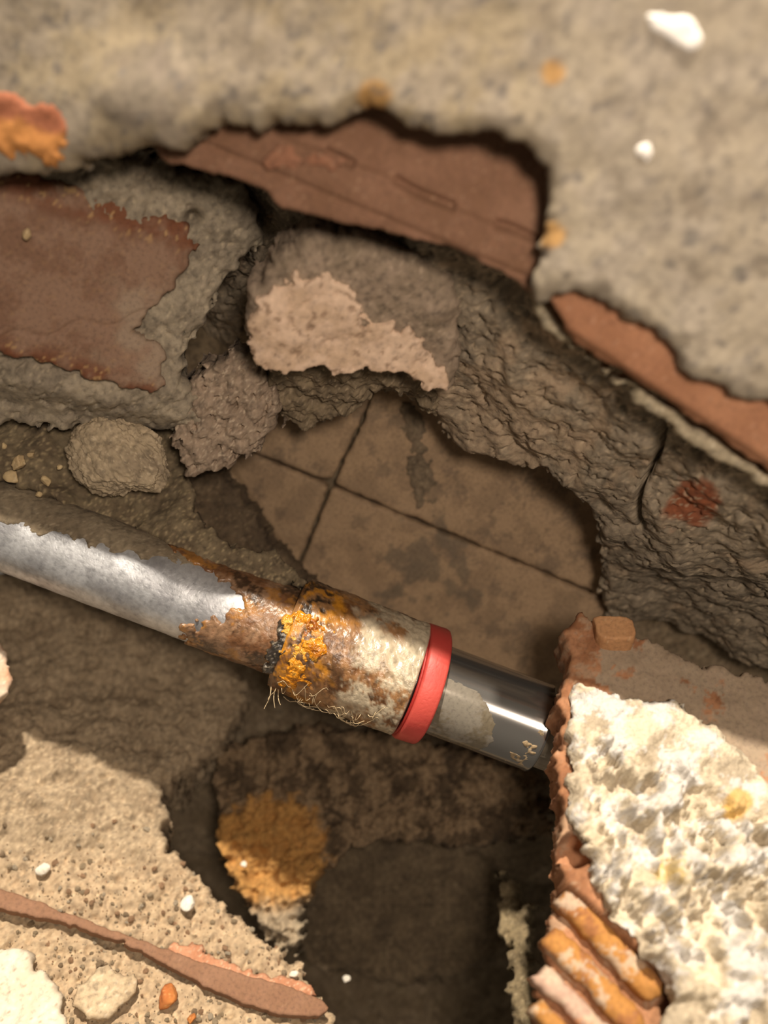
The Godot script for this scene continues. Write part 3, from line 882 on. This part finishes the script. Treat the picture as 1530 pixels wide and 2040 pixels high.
# ---------------------------------------------------------------- the broken brick in front at the right
func right_brick() -> void:
	var A := [[1120, 1400, 0.043], [1500, 1480, 0.05], [1200, 1950, 0.09]]
	var f := frame_of(A)
	var o := thing("broken_brick", f.origin, "broken hollow clay brick under thick cream mortar crust with bared ribs beside chrome tube", "brick")
	var clay := func(q: Vector3, d: float, px: float, py: float) -> Color:
		var c := lin(170, 122, 88).lerp(lin(140, 94, 62), stain(q, -0.2, 0.3))
		c = c.lerp(lin(176, 150, 124), 0.6 * stain(q, 0.16, 0.34, 9.0))
		c = c.lerp(lin(156, 140, 120), 0.9 * stain(q, -0.5, -0.25, 4.0) * (1.0 if px > 1195 + 60 * n_mid.get_noise_3dv(q) and py < 1560 else 0.0))
		return c
	var body := slab(f, outline(f, [1130, 1245, 1150, 1222, 1172, 1216, 1185, 1240, 1250, 1262, 1290, 1275, 1400, 1318, 1530, 1352, 1750, 1420, 1750, 2350, 1080, 2350, 1082, 2040, 1092, 1950, 1112, 1850, 1128, 1780, 1120, 1700, 1126, 1600, 1112, 1530, 1120, 1470, 1118, 1400, 1130, 1330]),
		{"thick": 0.0255, "rag": 0.0022, "round": 0.002, "lo": 0.001, "mid": 0.0012, "hi": 0.00024, "under": 0.0012, "rows": 8, "color": clay,
		"shape": func(_a, _b, px, py, _d):
			var h := -0.014 * smoothstep(0.25, 0.5, near(px, py, 1148, 1692, 34))
			h -= 0.0125 * smoothstep(1726, 1746, py - (px - 1100) * 0.9) 
			return h})
	part("clay_body", o, body.mesh, M.clay, body.xf)

	var cf := deeper(A, -0.0075)
	var crust := slab(cf, outline(cf, [1152, 1362, 1200, 1368, 1290, 1384, 1370, 1398, 1450, 1452, 1500, 1505, 1540, 1560, 1750, 1700, 1750, 2350, 1300, 2350, 1330, 2060, 1348, 1990, 1330, 1935, 1270, 1870, 1220, 1806, 1196, 1760, 1178, 1706, 1150, 1650, 1132, 1590, 1140, 1520, 1132, 1450]),
		{"cell": 0.0007, "thick": 0.0095, "floor": -0.0055, "rag": 0.002, "round": 0.005, "lo": 0.003, "mid": 0.0016, "hi": 0.0002, "rows": 6, "under": 0.001,
		"color": func(q: Vector3, d: float, px: float, py: float) -> Color:
			var c := lin(208, 195, 172).lerp(lin(188, 175, 152), stain(q, -0.25, 0.3))
			c = c.lerp(lin(166, 153, 132), 0.85 * stain(q, 0.0, 0.2, 3.0))
			c = c.lerp(lin(206, 203, 199), 0.9 * stain(q, 0.0, 0.2, 8.0))
			c = c.lerp(lin(202, 160, 70), 0.8 * smoothstep(0.55, 0.8, near(px, py, 1475, 1600, 46) + 0.3 * n_mid.get_noise_3dv(q)))
			c = c.lerp(lin(200, 168, 70), 0.6 * smoothstep(0.3, 0.45, near(px, py, 1340, 1735, 40) * 0.5 + n_hi.get_noise_3dv(q) * 0.4))
			return c,
		"shape": func(a, b, px, py, d):
			var top := clumps(cf * Vector3(a, b, 0), px, py)
			return 0.002 * smoothstep(0, 0.02, d) + top.y * (0.0042 * top.x + 0.0008 * n_hi.get_noise_3dv(cf * Vector3(a, b, 0))) - 0.005 * smoothstep(0.3, 0.6, near(px, py, 1400, 1640, 70) + 0.4 * n_mid.get_noise_2d(a, b)) - 0.005 * smoothstep(0.3, 0.6, near(px, py, 1385, 1830, 60) + 0.4 * n_mid.get_noise_2d(a, b)) - 0.004 * near(px, py, 1335, 1490, 30)})
	part("mortar_crust", o, crust.mesh, M.crust, crust.xf)

	# the ribs of the keyed face, bared below the crust
	var rf := deeper(A, 0.0042)
	var ribs := [[1124, 1774, 1312, 1978, 27.0], [1097, 1857, 1275, 2045, 25.0], [1076, 1932, 1250, 2110, 22.0], [1066, 2000, 1180, 2115, 20.0]]
	for i in ribs.size():
		var r: Array = ribs[i]
		var d := Vector2(r[2] - r[0], r[3] - r[1]).normalized()
		var n: Vector2 = Vector2(-d.y, d.x) * r[4]
		var a := Vector2(r[0], r[1])
		var b := Vector2(r[2], r[3])
		var gold := i != 2
		var rib := slab(rf, outline(rf, [a.x + n.x, a.y + n.y, a.x - n.x, a.y - n.y, b.x - n.x, b.y - n.y, b.x + d.x * 14, b.y + d.y * 14, b.x + n.x, b.y + n.y]),
			{"cell": 0.0006, "thick": 0.012, "rag": 0.0008, "round": 0.0042, "hi": 0.00018, "mid": 0.0003, "rows": 3, "under": 0.0002, "drop": 0.8,
			"color": func(q: Vector3, _d: float, px: float, py: float) -> Color:
				var c := lin(176, 124, 62).lerp(lin(150, 98, 58), stain(q, -0.1, 0.3)) if gold else lin(186, 156, 138).lerp(lin(196, 140, 100), stain(q, 0.05, 0.3))
				return c.lerp(lin(196, 178, 156), 0.7 * stain(q, 0.16, 0.34, 6.0))})
		part("rib", o, rib.mesh, M.clay, rib.xf)

	var chip_f := frame_of([[1222, 1248, 0.0335], [1262, 1250, 0.0345], [1222, 1272, 0.0375]])
	var chip := slab(chip_f, outline(chip_f, [1180, 1228, 1196, 1224, 1250, 1228, 1264, 1236, 1266, 1268, 1250, 1272, 1200, 1270, 1190, 1258]), {"cell": 0.0005, "thick": 0.009, "rag": 0.0005, "round": 0.0008, "hi": 0.00012, "under": 0.0003, "color": paint(lin(200, 152, 108), lin(186, 138, 96), lin(214, 176, 136), 0.5)})
	tag(part("clay_chip", self, chip.mesh, M.clay, chip.xf), "small tan block of clay lying on top of the broken brick", "chip")

# ---------------------------------------------------------------- loose lumps, plaster and chips
func loose_things() -> void:
	# plaster fragment in the middle
	var A := [[500, 650, 0.066], [900, 650, 0.062], [700, 800, 0.044]]
	var f := frame_of(A)
	var o := thing("plaster_chunk", f.origin, "grey mortar chunk with its lit part painted as pale pinkish plaster skin wedged in the middle of the hole", "plaster")
	var block := slab(f, outline(f, [488, 640, 500, 585, 545, 535, 600, 492, 680, 478, 760, 484, 840, 520, 912, 562, 916, 690, 906, 796, 860, 780, 790, 748, 740, 750, 640, 742, 540, 742, 500, 712]),
		{"thick": 0.026, "rag": 0.002, "round": 0.006, "lo": 0.003, "mid": 0.0012, "hi": 0.0002, "rows": 8, "color": paint(lin(160, 142, 124), lin(140, 124, 106), lin(176, 158, 138))})
	part("mortar_block", o, block.mesh, M.mortar, block.xf)
	var kf := deeper(A, -0.0022)  # plaster skin in a paler colour, painting the chunk's lit part up to the shadow edge
	var skin := slab(kf, outline(kf, [490, 640, 520, 598, 580, 556, 640, 560, 696, 560, 716, 600, 736, 652, 790, 652, 834, 664, 846, 700, 880, 748, 906, 776, 906, 796, 860, 780, 790, 748, 740, 750, 640, 742, 540, 742, 500, 712]),
		{"cell": 0.0007, "thick": 0.005, "rag": 0.003, "round": 0.0016, "lo": 0.003, "mid": 0.0003, "hi": 0.0001, "pit": 0.0007, "color": func(q: Vector3, _d: float, _x: float, _y: float) -> Color:
			var c := lin(226, 198, 174).lerp(lin(210, 182, 156), stain(q, -0.2, 0.3))
			return c.lerp(lin(150, 124, 102), 0.7 * smoothstep(0.26, 0.4, n_pit.get_noise_3dv(q)))})
	tag(part("lit_plaster_skin", o, skin.mesh, M.plaster, skin.xf), "pale pinkish plaster skin painted over the lit part")

	# crumbling mortar under it and beside it
	var mortar := paint(lin(176, 156, 136), lin(152, 134, 116), lin(206, 188, 166), 0.3)
	var cf := frame_of([[400, 800, 0.022], [540, 790, 0.022], [420, 930, 0.012]])
	var crumb := slab(cf, outline(cf, [352, 770, 400, 735, 450, 708, 505, 712, 540, 770, 560, 830, 548, 868, 520, 898, 470, 925, 430, 945, 380, 962, 362, 945, 346, 915, 345, 870, 350, 820]),
		{"cell": 0.0007, "thick": 0.028, "rag": 0.003, "round": 0.007, "lo": 0.003, "mid": 0.004, "hi": 0.0008, "cell_amp": 0.003, "big": 0.0035, "pit": 0.004, "color": mortar})
	tag(part("mortar_lump", self, crumb.mesh, M.mortar, crumb.xf), "large crumbling mortar lump full of coarse grit next to the smaller round lump", "mortar")
	var uf := frame_of([[600, 780, 0.015], [840, 790, 0.015], [700, 860, -0.012]])
	var below := slab(uf, outline(uf, [520, 735, 640, 728, 760, 735, 860, 770, 905, 800, 880, 840, 850, 835, 810, 800, 770, 790, 730, 812, 690, 838, 640, 850, 590, 860, 555, 830]),
		{"cell": 0.0007, "thick": 0.03, "rag": 0.004, "round": 0.006, "lo": 0.002, "mid": 0.004, "hi": 0.00084, "cell_amp": 0.00150, "big": 0.0025, "color": paint(lin(142, 126, 102), lin(118, 104, 84), lin(176, 158, 132), 0.3)})
	tag(part("mortar_crumble", self, below.mesh, M.mortar, below.xf), "crumbly band of old mortar under the pale plaster chunk, above the tiles", "mortar")

	# the round lump
	var k := (CAM - 0.008) / CAM
	var rock := lump(Vector3(103, 88, 62) * S * k, 17, 56, {"rough": 0.13, "planes": 11, "cut": 0.68, "cells": 0.04, "pit": 0.05, "color": paint(lin(192, 174, 146), lin(166, 150, 126), lin(212, 194, 166), 0.3)})
	var ro := part("mortar_lump", self, rock, M.mortar, Transform3D(Basis(Vector3(0, 0, 1), -0.35), at(240, 912, 0.008)))
	tag(ro, "loose round mortar lump lying on the dusty top of the pipe", "mortar")

	# the bank of dirt behind and on the pipe
	var df := frame_of([[0, 900, 0.006], [350, 1010, -0.004], [520, 1120, -0.014]])
	df = frame_of([[0, 960, 0.012], [450, 1125, 0.006], [330, 800, -0.012]])
	var bank := slab(df, outline(df, [-450, 800, 150, 790, 360, 800, 380, 960, 376, 1010, 420, 1050, 470, 1080, 540, 1100, 600, 1140, 620, 1170, 560, 1165, 470, 1150, 400, 1120, 300, 1060, 200, 1020, 0, 955, -450, 900]),
		{"thick": 0.012, "rag": 0.003, "round": 0.004, "lo": 0.003, "mid": 0.003, "hi": 0.0004, "cell_amp": 0.0012, "shape": func(_a, _b, px, py, _d): return -0.009 * smoothstep(0.15, 0.55, near(px, py, 240, 920, 125)), "color": paint(lin(134, 120, 96), lin(110, 96, 76), lin(176, 158, 124), 0.28)})
	tag(part("dirt_bank", self, bank.mesh, M.mortar, bank.xf), "bank of grey brown dirt and grit packed along the top of the steel pipe", "dirt")
	var mf := frame_of([[400, 1000, -0.045], [540, 1090, -0.045], [400, 1100, -0.05]])
	var tail := slab(mf, outline(mf, [370, 950, 430, 945, 470, 985, 505, 1040, 545, 1100, 620, 1170, 480, 1200, 330, 1060]), {"thick": 0.02, "rag": 0.003, "round": 0.005, "mid": 0.003, "hi": 0.00060, "color": paint(lin(110, 94, 74), lin(90, 76, 60), lin(134, 116, 92))})
	tag(part("mortar_slope", self, tail.mesh, M.mortar, tail.xf), "dark sloping mortar remnant over the corner of the back tiles", "mortar")

	# thin clay tile edge in the rubble
	var tf := deeper(LEDGE, -0.0055)
	var strip := thing("clay_strip", at(330, 1920, -0.01), "thin reddish brown clay strip bedded at a slant in the rubble ledge", "clay tile")
	var edge := slab(tf, outline(tf, [-450, 1720, 0, 1768, 100, 1805, 250, 1862, 420, 1922, 560, 1960, 640, 1988, 656, 2008, 640, 2026, 560, 2022, 480, 1996, 380, 1950, 250, 1880, 130, 1838, 0, 1810, -450, 1770]),
		{"cell": 0.0007, "thick": 0.006, "rag": 0.0006, "round": 0.0006, "hi": 0.00006, "under": 0.0002, "color": paint(lin(146, 110, 86), lin(138, 102, 78), lin(160, 126, 102), 0.6)})
	part("edge", strip, edge.mesh, M.clay, edge.xf)
	var tf2 := deeper(LEDGE, -0.0045)
	var top := slab(tf2, outline(tf2, [330, 1900, 350, 1876, 390, 1878, 420, 1905, 480, 1925, 560, 1945, 620, 1960, 645, 1990, 560, 1985, 440, 1950]), {"cell": 0.0007, "thick": 0.006, "rag": 0.002, "round": 0.002, "mid": 0.001, "hi": 0.00024, "color": paint(lin(196, 142, 110), lin(180, 124, 92), lin(214, 180, 150), 0.3)})
	part("broken_face", strip, top.mesh, M.clay, top.xf)

	# white plaster piece, flake and chips on the ledge
	var wf := deeper(LEDGE, -0.009)
	var white := slab(wf, outline(wf, [-450, 1880, 30, 1888, 66, 1900, 68, 1925, 112, 1950, 124, 1990, 130, 2040, 130, 2200, -450, 2200]), {"thick": 0.012, "rag": 0.0015, "round": 0.003, "lo": 0.002, "mid": 0.0008, "hi": 0.00018, "color": paint(lin(236, 226, 208), lin(222, 208, 186), lin(180, 160, 136), 0.45)})
	tag(part("plaster_piece", self, white.mesh, M.plaster, white.xf), "white broken plaster piece lying on the ledge below the clay strip", "plaster")
	var ff := deeper(LEDGE, -0.006)
	var flake := slab(ff, outline(ff, [150, 1960, 180, 1950, 200, 1915, 222, 1922, 225, 1945, 275, 1940, 268, 1985, 235, 2010, 225, 2030, 180, 2030, 142, 2005]), {"thick": 0.006, "rag": 0.0012, "round": 0.002, "mid": 0.001, "hi": 0.00024, "color": paint(lin(206, 186, 156), lin(190, 168, 138), lin(220, 204, 180))})
	tag(part("mortar_flake", self, flake.mesh, M.mortar, flake.xf), "flat beige mortar flake lying between white plaster piece and clay strip", "mortar")
	var ef := frame_of([[0, 1330, -0.02], [30, 1330, -0.024], [0, 1390, -0.014]])
	var bit := slab(ef, outline(ef, [-90, 1260, -5, 1268, 14, 1290, 24, 1340, 28, 1370, 8, 1392, -90, 1390]), {"thick": 0.05, "rag": 0.0012, "round": 0.002, "mid": 0.001, "hi": 0.00024, "color": paint(lin(226, 206, 184), lin(206, 160, 128), lin(240, 226, 206))})
	tag(part("plaster_piece", self, bit.mesh, M.plaster, bit.xf), "pinkish white plaster fragment at the ledge under the steel pipe, cut by the photo edge", "plaster")

	var chips := [
		[85, 1732, -0.026, 17, "irregular white plaster crumb on the ledge above the clay strip", 0], [375, 1800, -0.022, 17, "round white plaster crumb on the ledge near the sandy stone", 0],
		[585, 1940, -0.016, 10, "tiny white plaster crumb beside the tip of the clay strip", 0], [333, 1985, 0.0, 24, "orange brown clay crumb under the clay strip", 1],
		[382, 2030, 0.008, 12, "small bright orange clay crumb at the lower edge of the ledge", 1], [455, 1978, 0.0, 9, "little cream mortar crumb along the lower side of the clay strip", 2],
		[55, 466, 0.074, 13, "pale yellow mortar crumb stuck on the face of the reddish brick", 2], [38, 922, 0.016, 20, "cream mortar crumb in the dirt bank over the steel pipe", 2],
		[690, 1950, -0.07, 9, "little white crumb on the dark earth past the slat tip", 0], [485, 1722, -0.066, 8, "white crumb on the golden sandy lit corner of the stone", 0],
	]
	var cols := [paint(lin(244, 238, 226), lin(230, 222, 206), lin(250, 246, 240)), paint(lin(200, 130, 66), lin(186, 110, 60), lin(214, 160, 100)), paint(lin(214, 190, 146), lin(196, 170, 130), lin(226, 206, 170))]
	for i in chips.size():
		var ch: Array = chips[i]
		if ch[1] > 1730 and ch[0] < 640: ch[2] = depth_on(LEDGE, ch[0], ch[1]) + 0.003
		var r: float = ch[3] * S * (CAM - ch[2]) / CAM
		var m := lump(Vector3(r, r * 0.85, r * 0.7), 40 + i, 8, {"rough": 0.22, "planes": 9, "cut": 0.5, "color": cols[ch[5]]})
		tag(part("plaster_crumb" if ch[5] == 0 else "clay_crumb" if ch[5] == 1 else "mortar_crumb", self, m, M.plaster, Transform3D(Basis.from_euler(Vector3(i, i * 2.0, i * 0.7)), at(ch[0], ch[1], ch[2]))), ch[4], "crumb")
	var bits := [[24, 950, 17, "largest of the yellowish crumbs in the dirt bank, near the photo edge"], [62, 905, 9, "small yellowish crumb in the dirt bank under the reddish brick's mortar"], [92, 958, 13, "yellowish crumb in the dirt bank just above the dusty pipe"],
		[118, 930, 8, "tiny yellowish crumb touching the shadow of the round mortar lump"], [78, 985, 8, "tiny crumb at the dusty upper side of the steel pipe"], [8, 888, 8, "pale crumb high in the dirt bank at the photo edge"]]
	for i in bits.size():
		var bt: Array = bits[i]
		var r2: float = bt[2] * S
		var m2 := lump(Vector3(r2, r2 * 0.85, r2 * 0.7), 70 + i, 8, {"rough": 0.2, "planes": 9, "cut": 0.55, "color": cols[2]})
		tag(part("mortar_crumb", self, m2, M.plaster, Transform3D(Basis.from_euler(Vector3(i * 1.3, i, i * 2.0)), at(bt[0], bt[1], depth_on([[0, 960, 0.012], [450, 1125, 0.006], [330, 800, -0.012]], bt[0], bt[1]) + 0.001))), bt[3], "crumb")
	# wet highlights on the wall plaster, painted as thin white patches
	var fw := deeper(FACE, -0.0012)
	for s in [[[1290, 28, 1310, 22, 1350, 28, 1385, 34, 1398, 60, 1396, 90, 1375, 104, 1350, 86, 1305, 66], "large bright white highlight painted on the wall face high above the bricks"], [[1270, 284, 1284, 276, 1296, 284, 1300, 305, 1296, 322, 1280, 326, 1268, 310], "small oval white highlight painted on the wall face above the strip of orange brick"]]:
		var fl := slab(fw, outline(fw, s[0]), {"cell": 0.0006, "thick": 0.004, "rag": 0.0008, "round": 0.0012, "color": paint(lin(252, 250, 246), lin(248, 244, 238), lin(255, 255, 255))})
		tag(part("painted_highlight", self, fl.mesh, M.plaster, fl.xf), s[1], "plaster")
